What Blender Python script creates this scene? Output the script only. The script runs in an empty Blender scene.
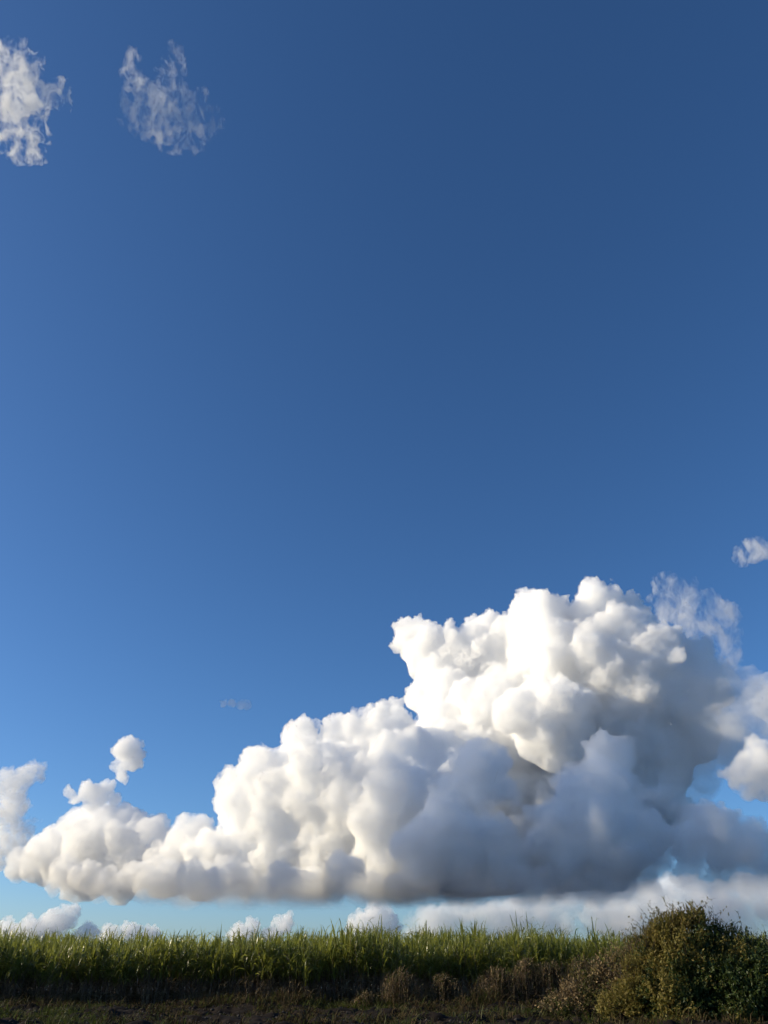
import bpy, math, random
import numpy as np
from mathutils import Vector, Matrix

R = math.radians
sc = bpy.context.scene
col = sc.collection

# ------------------------------------------------------------------ camera
F = 745.0; TILT = R(31.2); EYE = 1.6
cam_d = bpy.data.cameras.new('camera'); cam = bpy.data.objects.new('camera', cam_d); col.objects.link(cam)
cam_d.sensor_fit = 'VERTICAL'; cam_d.sensor_height = 36; cam_d.lens = F / 1024 * 36
cam_d.clip_start = 0.1; cam_d.clip_end = 200000
cam.location = (0, 0, EYE); cam.rotation_euler = (R(90) + TILT, 0, 0)
sc.camera = cam

def ray(px, py):
    u = px - 384; v = py - 512
    d = np.array([u, F * math.cos(TILT) + v * math.sin(TILT), F * math.sin(TILT) - v * math.cos(TILT)])
    return d
def at(px, py, dist):                       # dist = ground-plane depth (y) in metres
    d = ray(px, py); t = dist / d[1]
    return d * t + np.array([0, 0, EYE]), t  # t = metres per pixel there

# ------------------------------------------------------------------ light
SUN_AZ = R(89)      # to the left of the view direction
SUN_EL = R(20)
sun_dir = Vector((-math.sin(SUN_AZ) * math.cos(SUN_EL), math.cos(SUN_AZ) * math.cos(SUN_EL), math.sin(SUN_EL)))
sd = bpy.data.lights.new('sun', 'SUN'); sd.energy = 2.9; sd.angle = R(0.5); sd.color = (1.0, 0.86, 0.61)
so = bpy.data.objects.new('sun', sd); col.objects.link(so)
so.rotation_euler = sun_dir.to_track_quat('Z', 'Y').to_euler(); so.location = (0, 0, 50)

w = bpy.data.worlds.new('World'); sc.world = w; w.use_nodes = True
nt = w.node_tree; nt.nodes.clear()
sky = nt.nodes.new('ShaderNodeTexSky'); sky.sky_type = 'NISHITA'; sky.sun_disc = False
sky.sun_elevation = SUN_EL; sky.sun_rotation = -SUN_AZ
sky.altitude = 0; sky.air_density = 0.85; sky.dust_density = 0.6; sky.ozone_density = 6.0
hsv = nt.nodes.new('ShaderNodeHueSaturation'); hsv.inputs['Saturation'].default_value = 1.06
bg = nt.nodes.new('ShaderNodeBackground'); bg.inputs['Strength'].default_value = 0.068
out = nt.nodes.new('ShaderNodeOutputWorld')
nt.links.new(sky.outputs[0], hsv.inputs['Color']); nt.links.new(hsv.outputs[0], bg.inputs['Color']); nt.links.new(bg.outputs[0], out.inputs[0])

sc.view_settings.view_transform = 'Standard'; sc.view_settings.look = 'None'
sc.view_settings.exposure = 1.05; sc.view_settings.gamma = 1.0; sc.view_settings.use_curve_mapping = False
sc.cycles.use_denoising = True; sc.cycles.use_adaptive_sampling = True; sc.cycles.adaptive_threshold = .04; sc.cycles.adaptive_min_samples = 16
sc.cycles.volume_bounces = 36; sc.cycles.max_bounces = 36; sc.cycles.transparent_max_bounces = 48
sc.cycles.diffuse_bounces = 3; sc.cycles.transmission_bounces = 4
sc.cycles.sample_clamp_indirect = 8.0

def tag(o, label=None, cat=None, group=None, kind=None):
    if label: o['label'] = label
    if cat: o['category'] = cat
    if group: o['group'] = group
    if kind: o['kind'] = kind
    return o

# ------------------------------------------------------------------ noise (numpy)
def h3(ix, iy, iz, s):
    h = (ix.astype(np.uint32) * np.uint32(73856093)) ^ (iy.astype(np.uint32) * np.uint32(19349663)) ^ (iz.astype(np.uint32) * np.uint32(83492791)) ^ np.uint32(s * 2654435761 % 4294967296)
    h ^= h >> np.uint32(15); h *= np.uint32(2246822519); h ^= h >> np.uint32(13); h *= np.uint32(3266489917); h ^= h >> np.uint32(16)
    return h
def vnoise(p, s):
    i = np.floor(p).astype(np.int64); f = (p - i).astype(np.float32); f = f * f * f * (f * (f * 6 - 15) + 10)
    r = 0
    for a in (0, 1):
        for b in (0, 1):
            for c in (0, 1):
                v = h3(i[:, 0] + a, i[:, 1] + b, i[:, 2] + c, s).astype(np.float32) / 4294967296.0
                r = r + v * (f[:, 0] if a else 1 - f[:, 0]) * (f[:, 1] if b else 1 - f[:, 1]) * (f[:, 2] if c else 1 - f[:, 2])
    return r
def worley(p, s):
    i = np.floor(p).astype(np.int64); f = (p - i).astype(np.float32)
    best = np.full(len(p), 9.0, np.float32)
    for a in (-1, 0, 1):
        for b in (-1, 0, 1):
            for c in (-1, 0, 1):
                h = h3(i[:, 0] + a, i[:, 1] + b, i[:, 2] + c, s)
                x = a + (h & np.uint32(1023)).astype(np.float32) / 1024 - f[:, 0]
                y = b + ((h >> np.uint32(10)) & np.uint32(1023)).astype(np.float32) / 1024 - f[:, 1]
                z = c + ((h >> np.uint32(20)) & np.uint32(1023)).astype(np.float32) / 1024 - f[:, 2]
                best = np.minimum(best, x * x + y * y + z * z)
    return np.sqrt(best)
def fbm(p, s, n=3):
    r = 0; a = .5
    for k in range(n):
        r = r + a * (vnoise(p * 2 ** k, s + k) * 2 - 1); a *= .5
    return r

# ------------------------------------------------------------------ isosurface of a grid (surface nets)
def surface_nets(g, org, h):
    nx, ny, nz = g.shape
    ins = g < 0
    c = np.zeros((nx - 1, ny - 1, nz - 1), np.uint8)
    for a in (0, 1):
        for b in (0, 1):
            for d in (0, 1):
                c += ins[a:nx - 1 + a, b:ny - 1 + b, d:nz - 1 + d]
    act = (c > 0) & (c < 8)
    idx = np.full(act.shape, -1, np.int32); ci = np.argwhere(act); idx[act] = np.arange(len(ci))
    acc = np.zeros((len(ci), 3), np.float32); cnt = np.zeros(len(ci), np.float32)
    cor = [(a, b, d) for a in (0, 1) for b in (0, 1) for d in (0, 1)]
    vals = {q: g[ci[:, 0] + q[0], ci[:, 1] + q[1], ci[:, 2] + q[2]] for q in cor}
    for q in cor:
        for ax in range(3):
            if q[ax] == 0:
                q2 = list(q); q2[ax] = 1; q2 = tuple(q2)
                v0 = vals[q]; v1 = vals[q2]; m = (v0 < 0) != (v1 < 0)
                t = np.where(m, v0 / np.where(m, v0 - v1, 1), 0)
                pt = np.tile(np.array(q, np.float32), (len(ci), 1)); pt[:, ax] += t
                acc[m] += pt[m]; cnt[m] += 1
    V = (ci + acc / cnt[:, None]) * h + org
    Q = []
    for ax in range(3):
        o1, o2 = [(1, 2), (2, 0), (0, 1)][ax]
        sl0 = [slice(None)] * 3; sl1 = [slice(None)] * 3
        sl0[ax] = slice(0, -1); sl1[ax] = slice(1, None)
        a = ins[tuple(sl0)]; b = ins[tuple(sl1)]
        e = np.argwhere(a != b)
        e = e[(e[:, o1] > 0) & (e[:, o2] > 0) & (e[:, o1] < g.shape[o1] - 1) & (e[:, o2] < g.shape[o2] - 1)]
        fl = a[e[:, 0], e[:, 1], e[:, 2]]
        def cell(d1, d2):
            k = e.copy(); k[:, o1] -= d1; k[:, o2] -= d2
            return idx[k[:, 0], k[:, 1], k[:, 2]]
        q = np.stack([cell(1, 1), cell(0, 1), cell(0, 0), cell(1, 0)], 1)
        q[~fl] = q[~fl][:, ::-1]
        Q.append(q)
    return V.astype(np.float32), np.concatenate(Q)

def midsub(V, Q):
    n = len(V); e = np.concatenate([Q[:, [i, (i + 1) % 4]] for i in range(4)]); e.sort(axis=1)
    key = e[:, 0].astype(np.int64) * n + e[:, 1]
    u, inv = np.unique(key, return_inverse=True); a = u // n; b = u % n
    M = (V[a] + V[b]) / 2; C = V[Q].mean(1)
    V2 = np.concatenate([V, M, C]); m = len(Q)
    E = [n + inv[i * m:(i + 1) * m] for i in range(4)]; ce = n + len(u) + np.arange(m)
    q = [np.stack([Q[:, i], E[i], ce, E[i - 1]], 1) for i in range(4)]
    return V2.astype(np.float32), np.concatenate(q)
def vnormals(V, Q):
    fn = np.cross(V[Q[:, 2]] - V[Q[:, 0]], V[Q[:, 3]] - V[Q[:, 1]])
    N = np.zeros_like(V)
    for k in range(3):
        N[:, k] = sum(np.bincount(Q[:, i], fn[:, k], len(V)) for i in range(4))
    return N / (np.linalg.norm(N, axis=1)[:, None] + 1e-9)
def quad_mesh(name, V, Q, mat, smooth=True):
    me = bpy.data.meshes.new(name); me.vertices.add(len(V)); me.vertices.foreach_set('co', V.astype(np.float32).ravel())
    me.loops.add(Q.size); me.loops.foreach_set('vertex_index', Q.astype(np.int32).ravel())
    k = Q.shape[1]
    me.polygons.add(len(Q)); me.polygons.foreach_set('loop_start', np.arange(0, Q.size, k, dtype=np.int32))
    if smooth: me.polygons.foreach_set('use_smooth', np.ones(len(Q), bool))
    me.update(calc_edges=True); me.materials.append(mat)
    return me

# ------------------------------------------------------------------ clouds
def vol_mat(name, density, aniso=0.0, noise=None, ramp=None, rag=None, step=.14, color=None):
    m = bpy.data.materials.new(name); m.use_nodes = True; t = m.node_tree; t.nodes.clear()
    o = t.nodes.new('ShaderNodeOutputMaterial'); v = t.nodes.new('ShaderNodeVolumeScatter')
    v.inputs['Color'].default_value = (1, 1, 1, 1); v.inputs['Density'].default_value = density
    v.inputs['Anisotropy'].default_value = aniso
    t.links.new(v.outputs[0], o.inputs['Volume'])
    if noise:
        scale, thr, soft, dist = noise
        tc = t.nodes.new('ShaderNodeNewGeometry')
        n = t.nodes.new('ShaderNodeTexNoise'); n.inputs['Scale'].default_value = scale; n.inputs['Detail'].default_value = 6
        n.inputs['Roughness'].default_value = .6; n.inputs['Distortion'].default_value = dist
        mr = t.nodes.new('ShaderNodeMapRange'); mr.inputs['From Min'].default_value = thr; mr.inputs['From Max'].default_value = thr + soft
        mr.inputs['To Max'].default_value = density
        mp = t.nodes.new('ShaderNodeMapping'); mp.inputs['Rotation'].default_value = (0, .7, 0); mp.inputs['Scale'].default_value = (1.5, 1, .8)
        n.inputs['Detail'].default_value = 8; n.inputs['Roughness'].default_value = .57
        t.links.new(tc.outputs['Position'], mp.inputs['Vector']); t.links.new(mp.outputs[0], n.inputs['Vector']); t.links.new(n.outputs[0], mr.inputs[0]); t.links.new(mr.outputs[0], v.inputs['Density'])
        m.cycles.volume_step_rate = 1.0
    if ramp or rag:
        g = t.nodes.new('ShaderNodeNewGeometry'); val = None
        if ramp:
            z0, z1 = ramp; sx = t.nodes.new('ShaderNodeSeparateXYZ'); t.links.new(g.outputs['Position'], sx.inputs[0])
            mr = t.nodes.new('ShaderNodeMapRange'); mr.interpolation_type = 'SMOOTHSTEP'
            mr.inputs['From Min'].default_value = z0; mr.inputs['From Max'].default_value = z1; mr.inputs['To Max'].default_value = density; mr.inputs['To Min'].default_value = 0.0
            t.links.new(sx.outputs['Z'], mr.inputs[0]); val = mr.outputs[0]
        if rag:
            n = t.nodes.new('ShaderNodeTexNoise'); n.inputs['Scale'].default_value = rag[0]; n.inputs['Detail'].default_value = 5; n.inputs['Roughness'].default_value = .7
            t.links.new(g.outputs['Position'], n.inputs['Vector'])
            m2 = t.nodes.new('ShaderNodeMapRange'); m2.inputs['From Min'].default_value = rag[1]; m2.inputs['From Max'].default_value = rag[2]
            m2.inputs['To Min'].default_value = 0; m2.inputs['To Max'].default_value = 1
            t.links.new(n.outputs[0], m2.inputs[0])
            mu = t.nodes.new('ShaderNodeMath'); mu.operation = 'MULTIPLY'; t.links.new(m2.outputs[0], mu.inputs[0])
            if val is not None: t.links.new(val, mu.inputs[1])
            else: mu.inputs[1].default_value = density
            val = mu.outputs[0]
        t.links.new(val, v.inputs['Density'])
        m.cycles.volume_step_rate = step
    if color: v.inputs['Color'].default_value = (*color, 1)
    return m

def billows(sp, rng, lv=1, n=10, rr=(.32, .5), down=-.25):
    """children spheres budding from the surface of each parent"""
    outl = list(sp); cur = sp
    for l in range(lv):
        nx = []
        for (c, r) in cur:
            for _ in range(n):
                d = rng.normal(size=3); d /= np.linalg.norm(d)
                if d[2] < down: d[2] *= -1
                q = r * rng.uniform(*rr)
                nx.append((c + d * (r * rng.uniform(.80, .95)), q))
        outl += nx; cur = nx
    return outl

def cloud(name, blobs, dist, mat, h, seed, base=None, lv=2, n=9, amp=1.0, cells=(520, 230, 110, 55), fine=1, parent=None, buds=(.32, .5), flat=1.0, basew=25., nb=0.):
    rng = np.random.default_rng(seed)
    sp = []
    for b in blobs:
        px, py, r = b[:3]; D = dist + (b[3] if len(b) > 3 else 0)
        c, t = at(px, py, D); sp.append((c, r * t))
    sp = billows(sp, rng, lv, n, buds)
    C = np.array([s[0] for s in sp]); RR = np.array([s[1] for s in sp])
    lo = (C - RR[:, None]).min(0) - 4 * h - cells[0] * .25 * amp; hi = (C + RR[:, None]).max(0) + 4 * h + cells[0] * .25 * amp
    if base is not None: lo[2] = base - 3 * h - 100
    dim = np.ceil((hi - lo) / h).astype(int)
    g = np.full(dim, 6 * h + 300, np.float32)
    ax = [lo[k] + np.arange(dim[k]) * h for k in range(3)]
    kk = 1.5 * h
    for c, r in sp:
        w_ = r + 300
        s = []
        for k in range(3):
            a = max(0, int((c[k] - w_ - lo[k]) / h)); b = min(dim[k], int((c[k] + w_ - lo[k]) / h) + 1); s.append(slice(a, max(a, b)))
        d = np.sqrt(((ax[0][s[0]] - c[0]) ** 2)[:, None, None] + ((ax[1][s[1]] - c[1]) ** 2)[None, :, None] + ((ax[2][s[2]] - c[2]) ** 2)[None, None, :]) - r
        cur = g[s[0], s[1], s[2]]
        hh = np.maximum(kk - np.abs(d - cur), 0) / kk
        g[s[0], s[1], s[2]] = np.minimum(d, cur) - hh * hh * kk * .25
    # fractal billowing in a band round the surface
    band = np.argwhere(np.abs(g) < cells[0] * .45 * amp + 2 * h)
    P = band * h + lo
    disp = np.zeros(len(P), np.float32)
    wv = np.stack([fbm(P / (cells[0] * 1.3), seed + 60 + k, 2) for k in range(3)], 1) * cells[0] * .45
    P2 = P + wv
    for k, cs in enumerate(cells[:2 if fine else len(cells)]):
        disp += (0.55 - worley(P2 / cs, seed + 11 * k)) * cs * .42 * amp
    disp += fbm(P / (cells[0] * 1.2), seed + 5, 3) * cells[0] * .25 * amp
    g[band[:, 0], band[:, 1], band[:, 2]] -= disp
    if base is not None:
        X, Y = np.meshgrid(ax[0], ax[1], indexing='ij'); pp = np.stack([X.ravel(), Y.ravel(), np.zeros(X.size)], 1)
        bz = base + nb + (fbm(pp / 900, seed + 77, 3) * basew + fbm(pp / 250, seed + 78, 2) * basew * .4).reshape(X.shape)
        g = np.maximum(g, (bz[:, :, None] - ax[2][None, None, :]).astype(np.float32) * .8)
    V, Q = surface_nets(g, lo, h)
    del g
    for k in range(fine):
        V, Q = midsub(V, Q); N = vnormals(V, Q)
        up = np.clip(N[:, 2] * 1.2 + .75, .12, 1)
        cs = cells[2 + k] if 2 + k < len(cells) else cells[-1]
        ds = (0.5 - worley(V / cs, seed + 33 + k)) * cs * .7 * amp
        ds += (0.5 - worley(V / (cs * .5), seed + 43 + k)) * cs * .36 * amp
        V = V + N * (ds * up)[:, None]
    me = quad_mesh(name, V, Q, mat)
    o = bpy.data.objects.new(name, me); col.objects.link(o)
    if parent: o.parent = parent
    print('CLOUD', name, dim, len(V))
    return o
RAG = (1 / 300., .34, .56)
M_dense = vol_mat('cloud_dense', 0.014, rag=RAG, color=(1, .994, .982))
M_arm = vol_mat('cloud_arm', 0.0085, ramp=(620., 1050.), rag=(1 / 200., .34, .56), color=(1, .994, .982))
M_bright = vol_mat('cloud_bright', 0.010, rag=(1 / 110., .36, .56), step=.25, color=(1, .994, .982))
M_mid = vol_mat('cloud_mid', 0.009, rag=RAG, color=(1, .994, .982))
M_base = vol_mat('cloud_base', 0.013, ramp=(560., 1250.), rag=RAG, color=(1, .979, .932))
M_soft = vol_mat('cloud_soft', 0.0065, rag=(1 / 110., .40, .60), step=.25)
M_far = vol_mat('cloud_far', 0.0022, rag=(1 / 1600., .36, .60), step=.12)
M_blocker = vol_mat('cloud_blocker', 0.0011)
M_puff = vol_mat('cloud_puff', 0.012, ramp=(520., 900.), rag=(1 / 200., .36, .56), step=.3, color=(1, .979, .932))
M_thin = vol_mat('cloud_thin', 0.0026, rag=(1 / 500., .34, .60), step=.2)

BASE = 600.
main = bpy.data.objects.new('cumulus_cloud', None); col.objects.link(main); main.location = (0, 0, 0)
tag(main, 'huge towering white cumulus cloud with flat dark grey base over the cane field', 'cloud')
CT = (520, 240, 120, 60)
tower = [(414,640,18),(436,656,27),(462,660,30),(482,640,20),(453,702,36),(503,650,28),(531,612,20),(546,655,46),(598,622,34),(628,648,42,-100),(612,672,42,-300),(650,690,38,-200),(662,664,36),(692,690,30,200),(560,725,80,300),(625,745,68,400),(500,765,70),(580,820,70,400),(480,840,60),(635,820,42,300)]
tower = [(b[0], b[1], b[2], (b[3] if len(b) > 3 else 0) + 300 - (b[0] - 400) * 8.5) for b in tower]      # the wall of the tower turns towards the sun
cloud('tower', tower, 13000, M_dense, 34, 3, base=900., parent=main, cells=CT, fine=2)
left = [(330,742,22),(302,748,20),(275,775,22),(374,738,28),(394,722,16,600),(292,790,36),(250,805,32),(345,800,58),(405,800,58),(226,845,18),(200,868,18),(260,868,30),(330,865,42),(400,862,50,-300),(310,890,30),(420,885,50),(215,885,20),(240,900,24),(300,905,30),(360,905,30),(420,905,30),(190,890,16),(235,862,24),(278,835,30),(290,860,34),(330,820,40)]
left = [(b[0], b[1], b[2], (b[3] if len(b) > 3 else 0) - (b[0] - 300) * 4.) for b in left]
cloud('shoulder', left, 11100, M_base, 32, 8, base=BASE, parent=main, cells=CT, fine=2)
front = [(478,786,26),(468,762,16),(486,770,14),(452,825,32),(432,850,30),(470,850,34),(585,806,30),(608,790,26),(622,755,14),(603,752,15),(560,848,30),(600,845,38),(630,855,34),(515,876,28),(500,890,30),(575,890,34),(636,880,24)]
cloud('front_lobe', front, 9000, M_base, 28, 14, base=BASE, parent=main, cells=CT)
cloud('base', [(62 + 15 * k, 874 + 1.6 * k + 3 * math.sin(k * 2.3), 13 + .9 * k, 1500 - 90 * k) for k in range(11)] + [(205 + 17.5 * k, 893 + 3 * math.sin(k * 2.1), 20 + 5 * math.sin(k * 1.7 + 1), -500 + 500 * (k % 4)) for k in range(26)], 9900, M_base, 36, 19, base=BASE, parent=main, lv=1, cells=CT, basew=30.)
cloud('soft_flank', [(a, b, c, -(a - 660) * 9.) for a, b, c in [(690,720,40),(725,735,34),(755,712,26),(690,765,32),(668,790,26),(708,690,30),(790,715,30),(740,700,24)]], 11300, M_thin, 45, 21, parent=main, lv=1, cells=CT)

def solo(name, label, blobs, dist, mat, h, seed, group=None, **k):
    o = cloud(name, blobs, dist, mat, h, seed, **k); return tag(o, label, 'cloud', group)
solo('cumulus_cloud', 'low cream cumulus cloud joined to the left foot of the huge cloud', [(a, b, c, -(a - 120) * 11.) for a, b, c in [(60,852,24),(98,845,34),(138,852,30),(176,868,26),(40,865,18),(120,880,22),(200,880,20),(160,885,14),(80,878,22),(20,868,14),(190,850,22),(90,890,10),(150,842,18),(185,856,22),(208,852,16),(120,836,22),(75,832,16),(100,828,18),(132,830,14),(215,875,18)]], 12600, M_mid, 28, 31, base=740., cells=(300,150,80,45), amp=.75)
solo('cumulus_cloud', 'small upright puff of cloud, highest of the puffs left of the huge cloud', [(126,750,12),(131,762,11),(124,776,6),(138,752,8),(118,765,6)], 12500, M_dense, 16, 41, lv=1, n=8, cells=(180,90,60,34))
solo('cumulus_cloud', 'small ragged puff of cloud just below the highest puff', [(90,793,11),(106,788,7),(76,800,6),(100,800,8),(115,800,6),(68,792,5),(90,806,8)], 12500, M_dense, 16, 42, lv=1, n=8, cells=(180,90,60,34))
solo('cumulus_cloud', 'ragged half-transparent cloud column cut off by the left edge of the photo', [(10,785,16),(30,775,10),(38,772,5),(8,810,18),(20,830,12),(4,850,18),(26,850,9)], 14500, M_soft, 18, 43, lv=1, n=9, cells=(260,120,70,40), amp=1.4)
solo('cumulus_cloud', 'bright small cloud beside the right flank of the huge cloud', [(752,768,18),(742,780,12),(764,748,12),(775,765,22),(750,792,8),(770,790,16),(748,778,14)], 8300, M_bright, 22, 44, lv=2, n=7, cells=(260,120,70,40))
solo('cumulus_cloud', 'dark grey ragged cloud low at the right, under the bright small cloud', [(712,822,20),(703,850,24),(735,862,32),(762,884,26),(785,890,30),(702,880,20),(740,895,22),(720,893,18)], 8800, M_base, 26, 45, base=BASE, cells=(420,190,95,50))
cl = [('low pale cumulus bank above the cane tops at the far left', [(50,928,14),(66,920,10),(30,935,14),(8,940,14),(85,938,10)], 26000),
      ('dim small cumulus above the cane tops, right of the low pale bank', [(110,938,10),(132,932,9),(150,935,8)], 28000),
      ('small pale cumulus just above the cane tops in the left half', [(240,935,9),(252,930,8),(285,925,8),(270,938,10)], 28000),
      ('small bright cumulus above the cane tops below the dark base of the huge cloud', [(360,925,10),(378,918,12),(392,928,10),(370,935,12)], 26000)]
for i, (lb, b, D) in enumerate(cl):
    solo('distant_cumulus_cloud', lb, [(x, y, r * 1.1) for x, y, r in b], D, M_soft, 46, 50 + i, 'low clouds along the horizon', lv=1, cells=(420,210,150,80), fine=1)
solo('cloud_bank', 'long soft grey cloud bank along the horizon below the huge cloud', [(395,934,8),(412,930,12)]+[(430+k*22, 924-3*math.sin(k*1.3)-k*.9, 16+.8*k) for k in range(18)], 30000, M_far, 110, 60, group='low clouds along the horizon', lv=1, n=7, cells=(900,450,250,150))
M_soft2 = vol_mat('cloud_streak', .004)
WM2 = vol_mat('wisp_bright', .007, 0.0, (0.004, .48, .24, .7)); WM2.cycles.volume_step_rate = .5
WM = vol_mat('wisp_edge', .0035, 0.0, (0.0033, .50, .26, .8)); WM.cycles.volume_step_rate = .5
cloud('wispy_edge', [(696,618,26),(682,602,20),(718,632,20),(705,650,24),(672,588,15),(730,614,13),(686,636,28),(722,654,20),(705,670,24),(670,610,18)], 12800, WM, 34, 24, parent=main, lv=1, n=7, cells=(420,200,120,60))
solo('wispy_cloud', 'faint torn wisp of cloud at the right edge of the sky above the huge cloud', [(750,550,9),(762,545,10),(772,552,12),(742,556,8),(756,556,10)], 9000, WM2, 26, 25, lv=1, n=7, cells=(260,120,70,40))
solo('wispy_cloud', 'tiny faint streak of cloud alone in the blue, left of the huge cloud', [(224,703,4),(232,704,5),(240,705,5),(247,706,4)], 9000, M_soft2, 14, 26, lv=1, n=6, cells=(120,60,30,20))
# thin wisps high up
def wisp(label, blobs, dist, seed, dens, h=9, ns=(0.014, .54, .20, .8), **k):
    m = vol_mat('wisp_cloud', dens, 0.0, ns)
    return solo('wispy_cloud', label, [(a, b, c * 1.22) for a, b, c in blobs], dist, m, h, seed, lv=1, n=7, cells=(110,50,30,18), amp=1.2, **k)
wisp('torn white wisp of cloud at the upper left edge of the sky', [(12,64,17),(10,90,22),(30,95,18),(47,95,12),(62,98,9),(24,120,18),(14,140,16),(26,155,10),(4,115,18)], 2000, 71, .03, ns=(0.014, .525, .15, .7))
wisp('faint lacy wisp of cloud in the upper sky, right of the torn white one', [(152,114,22),(176,124,22),(198,114,14),(142,92,12),(134,72,11),(165,94,14),(174,60,11),(170,78,10),(206,112,13),(194,124,15),(214,118,8)], 2000, 72, .010, ns=(0.014, .525, .17, .8))

solo('cumulus_cloud', 'added unseen cumulus cloud beyond the left edge, placed to shade the huge cloud', [(-150,860,60),(-160,780,62),(-150,700,64),(-160,630,62),(-170,565,60),(-165,510,55),(-240,820,70),(-240,700,60),(-150,860,70,700),(-160,800,60,700)], 9100, M_blocker, 80, 91, base=BASE, fine=0, lv=1, cells=(600,300,250,150))  # unseen blocker cloud, added to cast shade on the main cloud's front lobes
# ================================================================== ground and plants
rng = np.random.default_rng(5)
def pbr(name, c1, c2=None, scale=3.0, rough=.8, trans=0.0, tcol=None, spec=.3, rnd=0.0):
    m = bpy.data.materials.new(name); m.use_nodes = True; t = m.node_tree; b = t.nodes['Principled BSDF']; o = t.nodes['Material Output']
    b.inputs['Roughness'].default_value = rough; b.inputs['Specular IOR Level'].default_value = spec
    g = t.nodes.new('ShaderNodeNewGeometry'); n = t.nodes.new('ShaderNodeTexNoise'); n.inputs['Scale'].default_value = scale; n.inputs['Detail'].default_value = 5
    t.links.new(g.outputs['Position'], n.inputs['Vector'])
    mr = t.nodes.new('ShaderNodeMapRange'); mr.inputs['From Min'].default_value = .35; mr.inputs['From Max'].default_value = .65
    t.links.new(n.outputs[0], mr.inputs[0])
    fac = mr.outputs[0]
    if rnd:
        ad = t.nodes.new('ShaderNodeMath'); ad.operation = 'MULTIPLY_ADD'; ad.inputs[1].default_value = rnd
        t.links.new(g.outputs['Random Per Island'], ad.inputs[0])
        ml = t.nodes.new('ShaderNodeMath'); ml.operation = 'MULTIPLY'; ml.inputs[1].default_value = 1 - rnd; t.links.new(fac, ml.inputs[0])
        t.links.new(ml.outputs[0], ad.inputs[2]); fac = ad.outputs[0]
    mx = t.nodes.new('ShaderNodeMix'); mx.data_type = 'RGBA'
    mx.inputs[6].default_value = (*c1, 1); mx.inputs[7].default_value = (*(c2 or c1), 1)
    t.links.new(fac, mx.inputs[0]); t.links.new(mx.outputs[2], b.inputs['Base Color'])
    if trans:
        tr = t.nodes.new('ShaderNodeBsdfTranslucent'); ms = t.nodes.new('ShaderNodeMixShader'); ms.inputs[0].default_value = trans
        if tcol: tr.inputs['Color'].default_value = (*tcol, 1)
        else: t.links.new(mx.outputs[2], tr.inputs['Color'])
        t.links.new(b.outputs[0], ms.inputs[1]); t.links.new(tr.outputs[0], ms.inputs[2]); t.links.new(ms.outputs[0], o.inputs['Surface'])
    return m
M_leaf = pbr('cane_leaf', (.09, .115, .018), (.185, .185, .034), 1.5, .36, .42, (.28, .30, .05), .5, .6)
M_dry = pbr('dry_leaf', (.13, .092, .046), (.27, .20, .11), 2.0, .9, .15, None, .1, .6)
M_litter = pbr('straw', (.035, .025, .012), (.085, .062, .03), 2.0, .9, .1, None, .1, .6)
M_stalk = pbr('cane_stalk', (.10, .065, .05), (.17, .125, .08), 4.0, .7, 0, None, .2, .6)
M_soil = pbr('soil', (.008, .006, .005), (.022, .016, .012), 2.2, .95, 0, None, .1)
M_stone = pbr('stone', (.018, .016, .015), (.055, .05, .047), 3.0, .9, 0, None, .2, .8)
M_weed = pbr('weed_leaf', (.03, .042, .010), (.075, .07, .02), 2.0, .6, .3, (.09, .12, .02), .2, .7)
M_bushl = pbr('bush_leaf', (.022, .042, .010), (.055, .075, .018), 1.4, .5, .25, (.08, .11, .015), .3, .7)
M_bushy = pbr('creeper_leaf', (.12, .12, .022), (.22, .16, .05), 1.2, .6, .35, (.2, .17, .04), .2, .7)
M_wood = pbr('branch_bark', (.03, .022, .015), (.06, .045, .03), 5, .9)

class MB:                                     # collects strips/leaves, several materials
    def __init__(s): s.v = []; s.f = []; s.m = []; s.n = 0
    def add(s, V, Fq, mi):
        s.v.append(np.asarray(V, np.float32)); s.f.append(np.asarray(Fq, np.int64) + s.n); s.m.append(np.full(len(Fq), mi, np.int32)); s.n += len(V)
    def mesh(s, name, mats, smooth=False):
        V = np.concatenate(s.v); Q = np.concatenate(s.f); me = quad_mesh(name, V, Q, mats[0], smooth)
        for m in mats[1:]: me.materials.append(m)
        me.polygons.foreach_set('material_index', np.concatenate(s.m)); me.update(); return me
    def raw(s): return np.concatenate(s.v), np.concatenate(s.f), np.concatenate(s.m)
def blade(mb, p0, az, l, up, droop, wd, mi, r, seg=5, kink=None):
    """arching grass blade; up = starting angle from horizontal, droop = total bending"""
    d = np.array([math.cos(az), math.sin(az)]); side = np.array([-d[1], d[0], 0]); p = np.array(p0, float); V = []; a = up
    tw = r.normal() * .5
    for i in range(seg + 1):
        t = i / seg; w_ = wd * (0.55 + 1.6 * t * (1 - t) + .1) * (1 - t ** 3) + .002
        s2 = side * math.cos(tw * t * 2) + np.array([0, 0, 1]) * math.sin(tw * t * 2) * .8
        V += [p - s2 * w_ / 2, p + s2 * w_ / 2]
        a = up - droop * t ** 1.4 - (kink[1] if kink and t >= kink[0] else 0)
        p = p + np.array([d[0] * math.cos(a), d[1] * math.cos(a), math.sin(a)]) * l / seg
    mb.add(V, [(2 * i, 2 * i + 1, 2 * i + 3, 2 * i + 2) for i in range(seg)], mi)
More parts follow.
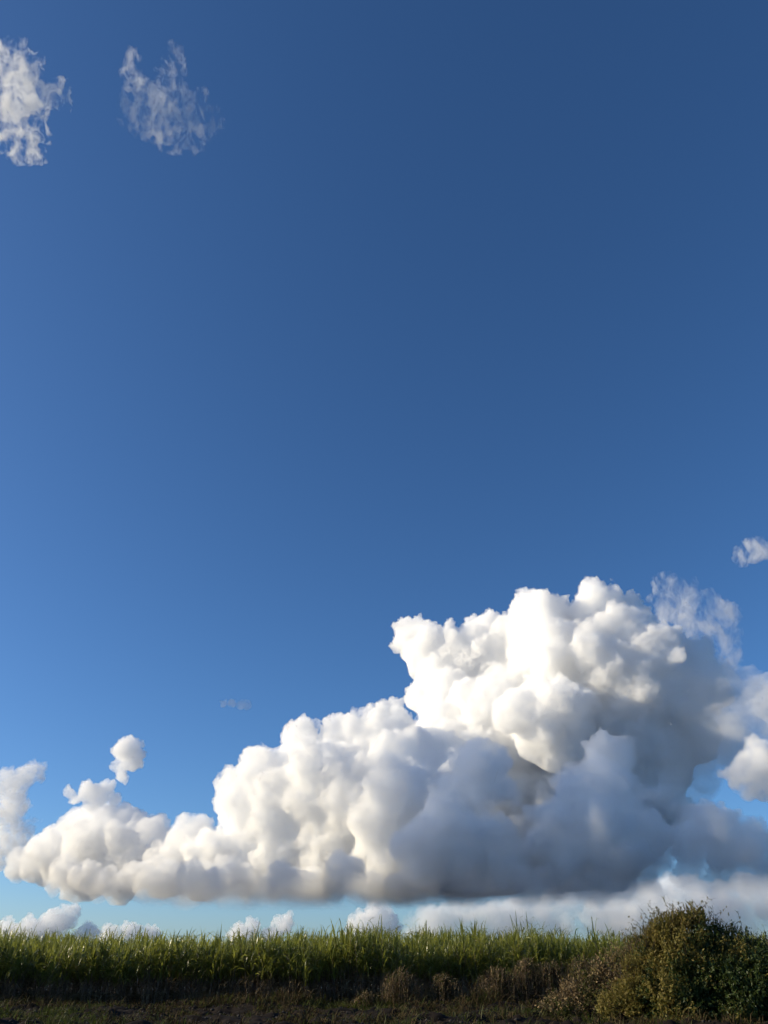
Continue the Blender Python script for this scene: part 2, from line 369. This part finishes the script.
def blades(mb, P, az, l, up, droop, wd, mi, r, seg=3):
    """many blades at once: arrays of roots, headings, lengths..."""
    n = len(P); P = P.astype(float).copy(); dx, dy = np.cos(az), np.sin(az); tw = r.normal(0, .5, n); V = np.zeros((n, seg + 1, 2, 3))
    for i in range(seg + 1):
        t = i / seg; w_ = (wd * (0.55 + 1.6 * t * (1 - t) + .1) * (1 - t ** 3) + .002) / 2
        sd_ = np.stack([-dy * np.cos(tw * t * 2), dx * np.cos(tw * t * 2), np.sin(tw * t * 2) * .8], 1) * w_[:, None]
        V[:, i, 0] = P - sd_; V[:, i, 1] = P + sd_
        a = up - droop * t ** 1.4
        P += np.stack([dx * np.cos(a), dy * np.cos(a), np.sin(a)], 1) * (l / seg)[:, None]
    base = (np.arange(n) * (seg + 1) * 2)[:, None, None]; k = (np.arange(seg) * 2)[None, :, None]
    Fq = (base + k + np.array([0, 1, 3, 2])[None, None, :]).reshape(-1, 4)
    mb.v.append(V.reshape(-1, 3).astype(np.float32)); mb.f.append(Fq + mb.n); mb.m.append(np.repeat(mi.astype(np.int32), seg)); mb.n += n * (seg + 1) * 2
def tube(mb, pts, rad, mi, n=5):
    pts = np.array(pts, float); V = []
    for i, p in enumerate(pts):
        d = pts[min(i + 1, len(pts) - 1)] - pts[max(i - 1, 0)]; d /= np.linalg.norm(d) + 1e-9
        a = np.cross(d, [0.3, 0.9, 0.1]); a /= np.linalg.norm(a); b = np.cross(d, a)
        for k in range(n):
            th = 2 * math.pi * k / n; V.append(p + (a * math.cos(th) + b * math.sin(th)) * rad[i])
    mb.add(V, [(i * n + k, i * n + (k + 1) % n, (i + 1) * n + (k + 1) % n, (i + 1) * n + k) for i in range(len(pts) - 1) for k in range(n)], mi)

def cane_stool(seed, full=True):
    r = np.random.default_rng(seed); mb = MB()
    for k in range(9 if full else 6):
        bx, by = r.normal(0, .16, 2); H = r.uniform(1.65, 2.3); lean = r.normal(0, .14, 2)
        pts = [(bx + lean[0] * t * t * 2, by + lean[1] * t * t * 2, t * H) for t in np.linspace(0 if full else .4, 1, 6)]
        tube(mb, pts, [.017 - .002 * t for t in range(6)], 0, 4)
        az = r.uniform(0, 6.28)
        for j in range(11 if full else 9):                       # live leaves from the top whorl
            t = 1 - j * .048; i = t * 5; i0 = min(int(i), 4); p = np.array(pts[i0]) * (1 - (i - i0)) + np.array(pts[i0 + 1]) * (i - i0)
            az += math.pi + r.normal(0, .5); top = j < 4
            up = r.uniform(1.25, 1.55) if top else r.uniform(.85, 1.25)
            blade(mb, p, az, r.uniform(.5, 1.0) if top else r.uniform(.8, 1.25), up, r.uniform(.2, 2.0) if top else r.uniform(1.5, 3.0), r.uniform(.034, .060), 1, r,
                  kink=(r.uniform(.4, .8), r.uniform(.5, 1.6)) if r.random() < .35 else None)
        if full:
            for j in range(12):                   # dead trash hanging on the stalk
                t = r.uniform(.08, .66); p = np.array(pts[int(t * 5)])
                blade(mb, p, r.uniform(0, 6.28), r.uniform(.4, .9), r.uniform(.2, 1.1), r.uniform(2.2, 3.2), r.uniform(.016, .03), 2, r)
    return mb
EDGE = 38.3; FALL = 0.0
ridge = lambda x: .18 * np.sin(x * .11 + 1) + .10 * np.sin(x * .37)
M3 = [M_stalk, M_leaf, M_dry]
prot = [cane_stool(100 + i).mesh('sugarcane_plant', M3) for i in range(14)]
n_front = 0; spots = []
for row in range(3):
    y0 = EDGE + row * 1.35
    half = (y0 + 4) * .49 + 1.5
    x = -half
    while x < half:
        spots.append((x + rng.normal(0, .06), y0 + rng.normal(0, .12) + .3 * math.sin(x * .5), row)); x += .46
spots = sorted(spots, key=lambda s: s[1])[:298]
for (x, y, row) in spots:
    if vnoise(np.array([[x / .7, row * 3.3, 0]]), 41)[0] < .17: continue
    o = bpy.data.objects.new('sugarcane_plant', prot[rng.integers(14)]); col.objects.link(o)
    s = (.92 + .06 * math.sin(x * .23 + 1) + .15 * vnoise(np.array([[x / 1.1, row * 2.2, 0]]), 42)[0]) * rng.choice([rng.uniform(.84, 1.08), rng.uniform(1.0, 1.17)], p=[.8, .2])
    o.location = (x, y, -.05); o.rotation_euler = (rng.normal(0, .04), rng.normal(0, .04), rng.uniform(0, 6.28)); o.scale = (1, 1, s * 1.03)
    tag(o, 'leafy green sugarcane plant standing in the front rows of the cane field', 'sugarcane plant', 'sugarcane plants along the front of the field')
# everything behind and beside: one crop
light = [cane_stool(300 + i, False).raw() for i in range(8)]
crop = MB()
for row in range(0, 13):
    y0 = EDGE + row * 1.35; half = (y0 + 4) * .49 + (14 if row < 12 else 14)
    fr = (y0 + 4) * .49 + 1.3 if row < 3 else 0
    x = -half
    while x < half:
        if abs(x) > fr:
            V, Q, mi = light[rng.integers(8)]; a = rng.uniform(0, 6.28); c, s_ = math.cos(a), math.sin(a)
            s = (.97 + .07 * math.sin(x * .23 + 1) + .05 * math.sin(x * .71 + row)) * rng.uniform(.86, 1.14) * 1.06
            W = V @ np.array([[c, s_, 0], [-s_, c, 0], [0, 0, s]]).T + np.array([x + rng.normal(0, .08), y0 + rng.normal(0, .15), -.05])
            crop.v.append(W.astype(np.float32)); crop.f.append(Q + crop.n); crop.m.append(mi); crop.n += len(V)
        x += .55
o = bpy.data.objects.new('sugarcane_crop', crop.mesh('sugarcane_crop', M3)); col.objects.link(o)
tag(o, 'mass of tall green sugarcane filling the field behind its front rows', 'sugarcane', kind='stuff')

# ---- ground: one sheet, fine where seen
def axis(a, b, fine, far): 
    mid = np.arange(a, b, fine); e = np.array([1, 3, 8, 20, 60, 200, 800, 3000, 12000, 60000])
    return np.concatenate([(a - e)[::-1], mid, b + e])
gx = axis(-30, 30, .11, 0); gy = axis(23, 46, .11, 0)
X, Y = np.meshgrid(gx, gy, indexing='ij'); p = np.stack([X.ravel(), Y.ravel(), np.zeros(X.size)], 1)
near = np.clip((45 - np.abs(p[:, 0])) / 10, 0, 1) * np.clip((60 - p[:, 1]) / 6, 0, 1) * np.clip((p[:, 1] - 18) / 4, 0, 1)
def ground_z(q):
    q = np.asarray(q, float); q3 = np.stack([q[:, 0], q[:, 1], np.zeros(len(q))], 1)
    bank = .10 * np.exp(-((q[:, 1] - 35.5 - .4 * np.sin(q[:, 0] * .4)) / 1.3) ** 2)      # low verge of trash along the field edge
    return (fbm(q3 / 1.7, 3, 3) * .30 + bank)
Z = ground_z(p[:, :2]) * near + (fbm(p / .42, 9, 3) * .22 + (.5 - worley(p / .27, 13)) * .07) * near
V = np.stack([p[:, 0], p[:, 1], Z], 1); nx_, ny_ = len(gx), len(gy); I = np.arange(nx_ * ny_).reshape(nx_, ny_)
Q = np.stack([I[:-1, :-1], I[1:, :-1], I[1:, 1:], I[:-1, 1:]], -1).reshape(-1, 4)
o = bpy.data.objects.new('ground', quad_mesh('ground', V, Q, M_soil, False)); col.objects.link(o); tag(o, 'dark rough earth in front of the cane field', 'ground', kind='structure')

# ---- stones and clods
def rock(mb, c, r, rg, mi):
    phi = (1 + 5 ** .5) / 2
    th = np.linspace(0, 2 * math.pi, 7)[:-1]; V = []
    for z, rr in ((-.6, .6), (0, 1), (.55, .7)):
        for a in th: V.append([math.cos(a + z) * rr, math.sin(a + z) * rr, z])
    V = np.array(V) * rg.uniform(.75, 1.2, (18, 1)) * np.array([1, rg.uniform(.6, 1), rg.uniform(.5, .8)]) * r
    V = np.concatenate([V, [[0, 0, .7 * r]]]) + c
    Fq = [(l * 6 + k, l * 6 + (k + 1) % 6, (l + 1) * 6 + (k + 1) % 6, (l + 1) * 6 + k) for l in (0, 1) for k in range(6)]
    Fq += [(12 + k, 12 + (k + 1) % 6, 12 + (k + 2) % 6, 18) for k in (0, 2, 4)]
    mb.add(V, Fq, mi)
mb = MB()
n = 11000; xs = rng.uniform(-24, 24, n); ys = 25 + 14.5 * rng.random(n) ** .8
zs = ground_z(np.stack([xs, ys], 1))
for x, y, z in zip(xs, ys, zs): rock(mb, np.array([x, y, z + .02]), .02 + .06 * rng.random() ** 4, rng, 0)
o = bpy.data.objects.new('gravel', mb.mesh('gravel', [M_stone])); col.objects.link(o); tag(o, 'scattered dark stones and clods on the bare earth', 'gravel', kind='stuff')

# ---- low grass and weeds over the verge
mb = MB()
N0 = 15000
xs = rng.uniform(-26, 26, N0); verge = rng.random(N0) < .22; ys = np.where(verge, rng.normal(36.4, .8, N0), rng.uniform(25, 37.4, N0))
q = np.stack([xs, ys, np.zeros(N0)], 1)
keep = verge | (vnoise(q / 1.5 + [0, 0, 3], 21) + .35 * (vnoise(q / .5, 25) - .5) > .54); xs, ys, verge, q = xs[keep], ys[keep], verge[keep], q[keep]
zs = ground_z(q[:, :2]); n = len(xs)
dry = vnoise(q / 2.2 + [0, 0, 4], 22) > .40
hgt = np.where(verge, rng.uniform(.12, .42, n) * (.3 + 1.9 * vnoise(q / 1.9 + [0, 0, 9], 29) ** 1.5), rng.uniform(.08, .36, n)) * (.5 + 1.0 * vnoise(q / 1.3 + [0, 0, 7], 23))
K = 9; rep = lambda a: np.repeat(a, K, axis=0); m_ = n * K
blades(mb, rep(np.stack([xs, ys, zs], 1)) + np.concatenate([rng.normal(0, .08, (m_, 2)), np.zeros((m_, 1))], 1), rng.uniform(0, 6.28, m_), rep(hgt) * rng.uniform(.6, 1.4, m_), rng.uniform(.6, 1.5, m_), rng.uniform(.4, 2.2, m_), rng.uniform(.012, .032, m_), (rep(dry) ^ (rng.random(m_) < .2)).astype(int), rng)
o = bpy.data.objects.new('grass', mb.mesh('grass', [M_weed, M_litter])); col.objects.link(o); tag(o, 'low green and straw coloured grass along the foot of the cane', 'grass', kind='stuff')

# ---- taller dry weed clumps against the cane
def weed_clump(seed, w_, h_, dens=1.0):
    r = np.random.default_rng(seed); mb = MB()
    for k in range(int(150 * dens * w_)):
        a = r.uniform(0, 6.28); q = abs(r.normal(0, .5)); x = math.cos(a) * q * w_ * .6; y = math.sin(a) * q * .5
        H = h_ * r.uniform(.55, 1.08) * max(.35, 1 - (x / (w_ * .75)) ** 2 * .6)
        pts = [(x + t * t * r.normal(0, .08), y + t * t * r.normal(0, .08), t * H) for t in np.linspace(0, 1, 4)]
        tube(mb, pts, [.006, .005, .004, .002], 2, 3)
        for j in range(11):
            t = r.uniform(.2, 1.0); i = min(int(t * 3), 2); p = np.array(pts[i]) + (np.array(pts[i + 1]) - np.array(pts[i])) * (t * 3 - i)
            blade(mb, p, r.uniform(0, 6.28), r.uniform(.10, .30), r.uniform(-.1, 1.3), r.uniform(.3, 1.6), r.uniform(.015, .035), 1 if r.random() < .72 else 0, r, 2)
    return mb
clumps = [(402, .95, 1.15, 'rounded straw coloured weed clump at the foot of the cane, left of a small one'),
          (443, .85, .95, 'small dry weed clump at the foot of the cane, second from the left'),
          (365, .6, .6, 'low green and brown weed tuft, leftmost of the clumps along the cane'),
          (500, 1.25, 1.25, 'broad dry weed clump standing in front of the middle of the cane'),
          (528, 1.1, 1.5, 'tall pale dry weed clump leaning on the cane'),
          (553, 1.2, 1.35, 'brown dry weed clump between the tall pale clump and the bush side'),
          (585, 1.4, 1.7, 'tallest brown weed clump, next to the left foot of the big bush')]
for i, (px, w_, h_, lb) in enumerate(clumps):
    y = 36.5; x = at(px, 985, y)[0][0]; z = float(ground_z([[x, y]])[0])
    o = bpy.data.objects.new('weed_clump', weed_clump(500 + i, w_ * 1.7, h_ * 1.1).mesh('weed_clump', [M_weed, M_dry, M_stalk])); col.objects.link(o)
    o.location = (x, y, z - .03); tag(o, lb, 'weeds', 'dry weed clumps along the cane')

# ---- big bushes at the right
def bush(name, label, cx, cy, lobes, seed, nleaf, cat, mats, mix, group=None, lsz=(.09, .17)):
    r = np.random.default_rng(seed); root = bpy.data.objects.new(name, None); col.objects.link(root); root.location = (cx, cy, 0); tag(root, label, cat, group)
    br = MB()
    for (lx, ly, lz, lr) in lobes:
        for k in range(7):
            d = r.normal(size=3); d[2] = abs(d[2]); d /= np.linalg.norm(d); e = np.array([lx, ly, lz]) + d * lr * .9 
            s0 = np.array([lx * .4 + r.normal(0, .2), ly * .4 + r.normal(0, .2), 0]); m = (s0 + e) / 2 + r.normal(0, .15, 3)
            tube(br, [s0, m, e], [.035, .02, .006], 0, 4)
    o = bpy.data.objects.new('branches', br.mesh('branches', [M_wood])); col.objects.link(o); o.parent = root
    lf = MB(); tot = sum(l[3] ** 2 for l in lobes)
    for (lx, ly, lz, lr) in lobes:
        N = int(nleaf / 9 * lr * lr / tot); L0 = np.array([lx, ly, lz])
        d = r.normal(size=(N, 3)); d /= np.linalg.norm(d, axis=1)[:, None]
        bump = 1 + .34 * (vnoise((d * lr + L0) / .42, seed) * 2 - 1) + .12 * (vnoise((d * lr + L0) / .17, seed + 1) * 2 - 1)
        c = L0 + d * (lr * bump * (1 - .45 * r.random(N) ** 2.0))[:, None]
        gap = vnoise(c / .28, seed + 2) > .30
        ok = (c[:, 2] > .05) & gap; c = c[ok]; d = d[ok]; N = len(c)
        dirs = d * .8 + np.array([0, 0, .5]) + r.normal(0, .5, (N, 3)); dirs /= np.linalg.norm(dirs, axis=1)[:, None]
        yel = vnoise((c + [cx, cy, 0]) / .7, 71) + .5 * (vnoise((c + [cx, cy, 0]) / .25, 72) - .5) + mix(c.T)
        big = r.uniform(.6, 1.25, N) * (.75 + .6 * vnoise(c / .6, seed + 4))
        for jj in range(9):
            p = c + dirs * ((jj / 9 - .3) * .38 * big)[:, None]; n_ = r.normal(size=(N, 3)) + [0, 0, .4]; n_ /= np.linalg.norm(n_, axis=1)[:, None]
            u = np.cross(n_, dirs); u /= np.linalg.norm(u, axis=1)[:, None] + 1e-9; v = np.cross(n_, u)
            L = (r.uniform(*lsz, N) * big)[:, None]; W = L * r.uniform(.35, .55, (N, 1))
            q4 = np.stack([p, p + (u * W + v * L) * .5, p + v * L, p + (-u * W + v * L) * .5], 1).reshape(-1, 3)
            lf.add(q4, np.arange(N * 4).reshape(-1, 4), 0); lf.m[-1] = (yel + r.normal(0, .15, N) > .62).astype(np.int32)
    o = bpy.data.objects.new('foliage', lf.mesh('foliage', mats)); col.objects.link(o); o.parent = root
    return root
# the thicket stands nearer than the cane, about 29 m out
bx = at(690, 960, 28.5)[0][0]
bush('overgrown_bush', 'big rounded bush overgrown with yellow green creepers at the right end of the cane', bx, 28.5,
     [(-1.0, 0, .9, 1.15), (-.3, 0, 1.5, 1.2), (-.4, 0, 2.2, .75), (.3, .1, 2.35, .75), (.8, 0, 1.3, 1.2), (-1.2, .1, 1.6, .65), (-.15, .2, 2.75, .35), (.5, .1, 2.7, .32), (-.8, .1, 2.3, .42), (-.8, -.6, .5, 1.0), (.3, -.7, .7, 1.0), (1.25, 0, 2.1, .6), (1.75, 0, 1.5, .8), (-1.75, 0, 1.0, .6), (-2.1, 0, .6, .6), (-2.6, .2, .4, .5)],
     7, 150000, 'bush', [M_bushl, M_bushy], lambda c: .23 - .15 * c[0] + .06 * (c[2] - 1.5), lsz=(.05, .12))  # pale creeper leaves favour left and top, painting in the sunlit side
bx2 = at(766, 970, 27.8)[0][0]
bush('dark_bush', 'dark leafy bush at the right edge of the photo, right of the creeper bush', bx2, 27.8,
     [(-.9, 0, 1.0, 1.1), (-.8, 0, 1.5, .7), (0, 0, 1.1, 1.0), (.9, 0, .9, 1.1), (1.9, .2, .9, 1.1), (-1.1, -.5, .6, .9), (.2, -.7, .5, .9), (.2, .1, 1.6, .5)],
     8, 90000, 'bush', [M_bushl, M_bushy], lambda c: -.14, lsz=(.05, .12))
bx3 = at(618, 990, 30.5)[0][0]
bush('brown_thicket', 'brown twiggy thicket sloping down from the big bush towards the dry weeds', bx3, 30.5,
     [(0, 0, .8, .9), (-.9, .1, .6, .75), (.6, 0, 1.2, .95), (1.0, 0, 1.7, .75), (-1.6, .2, .4, .6), (.2, -.5, .4, .7), (-.3, 0, 1.3, .5), (-2.2, .1, .3, .5)],
     9, 60000, 'thicket', [M_weed, M_dry], lambda c: .22, lsz=(.035, .09))
# long thin shoots sticking out of the tops of the bushes
def shoots(parent, pts, seed):
    r = np.random.default_rng(seed); mb = MB()
    for (x, y, z, n, sp) in pts:
        for k in range(n):
            b = np.array([x + r.normal(0, sp), y + r.normal(0, sp * .5), z]); d = np.array([r.normal(0, .45), r.normal(0, .3), 1.0]); L = r.uniform(.35, .85)
            m = b + d * L * .5; e = b + d * L + np.array([r.normal(0, .15), 0, -r.uniform(0, .15)])
            tube(mb, [b, m, e], [.009, .006, .002], 1, 3)
            for j in range(9):
                t = r.uniform(.2, 1); p = b + (e - b) * t; blade(mb, p, r.uniform(0, 6.28), r.uniform(.07, .16), r.uniform(0, 1.2), r.uniform(.3, 1.2), r.uniform(.02, .04), 0, r, 2)
    o = bpy.data.objects.new('shoots', mb.mesh('shoots', [M_bushy, M_wood])); col.objects.link(o); o.parent = parent
B = [o for o in bpy.data.objects if o.name in ('overgrown_bush', 'dark_bush', 'brown_thicket')]
for o in B:
    if o.name == 'overgrown_bush': shoots(o, [(-.3, 0, 2.7, 34, .5), (.5, 0, 2.7, 26, .4), (-1.3, 0, 2.0, 40, .4), (-.9, 0, 2.4, 26, .35), (1.3, 0, 2.3, 12, .25), (-2, 0, 1.2, 30, .3)], 1)
    elif o.name == 'dark_bush': shoots(o, [(0, 0, 1.9, 14, .7)], 2)
    else: shoots(o, [(.3, 0, 1.5, 26, .5), (-1, 0, .8, 26, .5), (1.0, 0, 2.0, 14, .3)], 3)
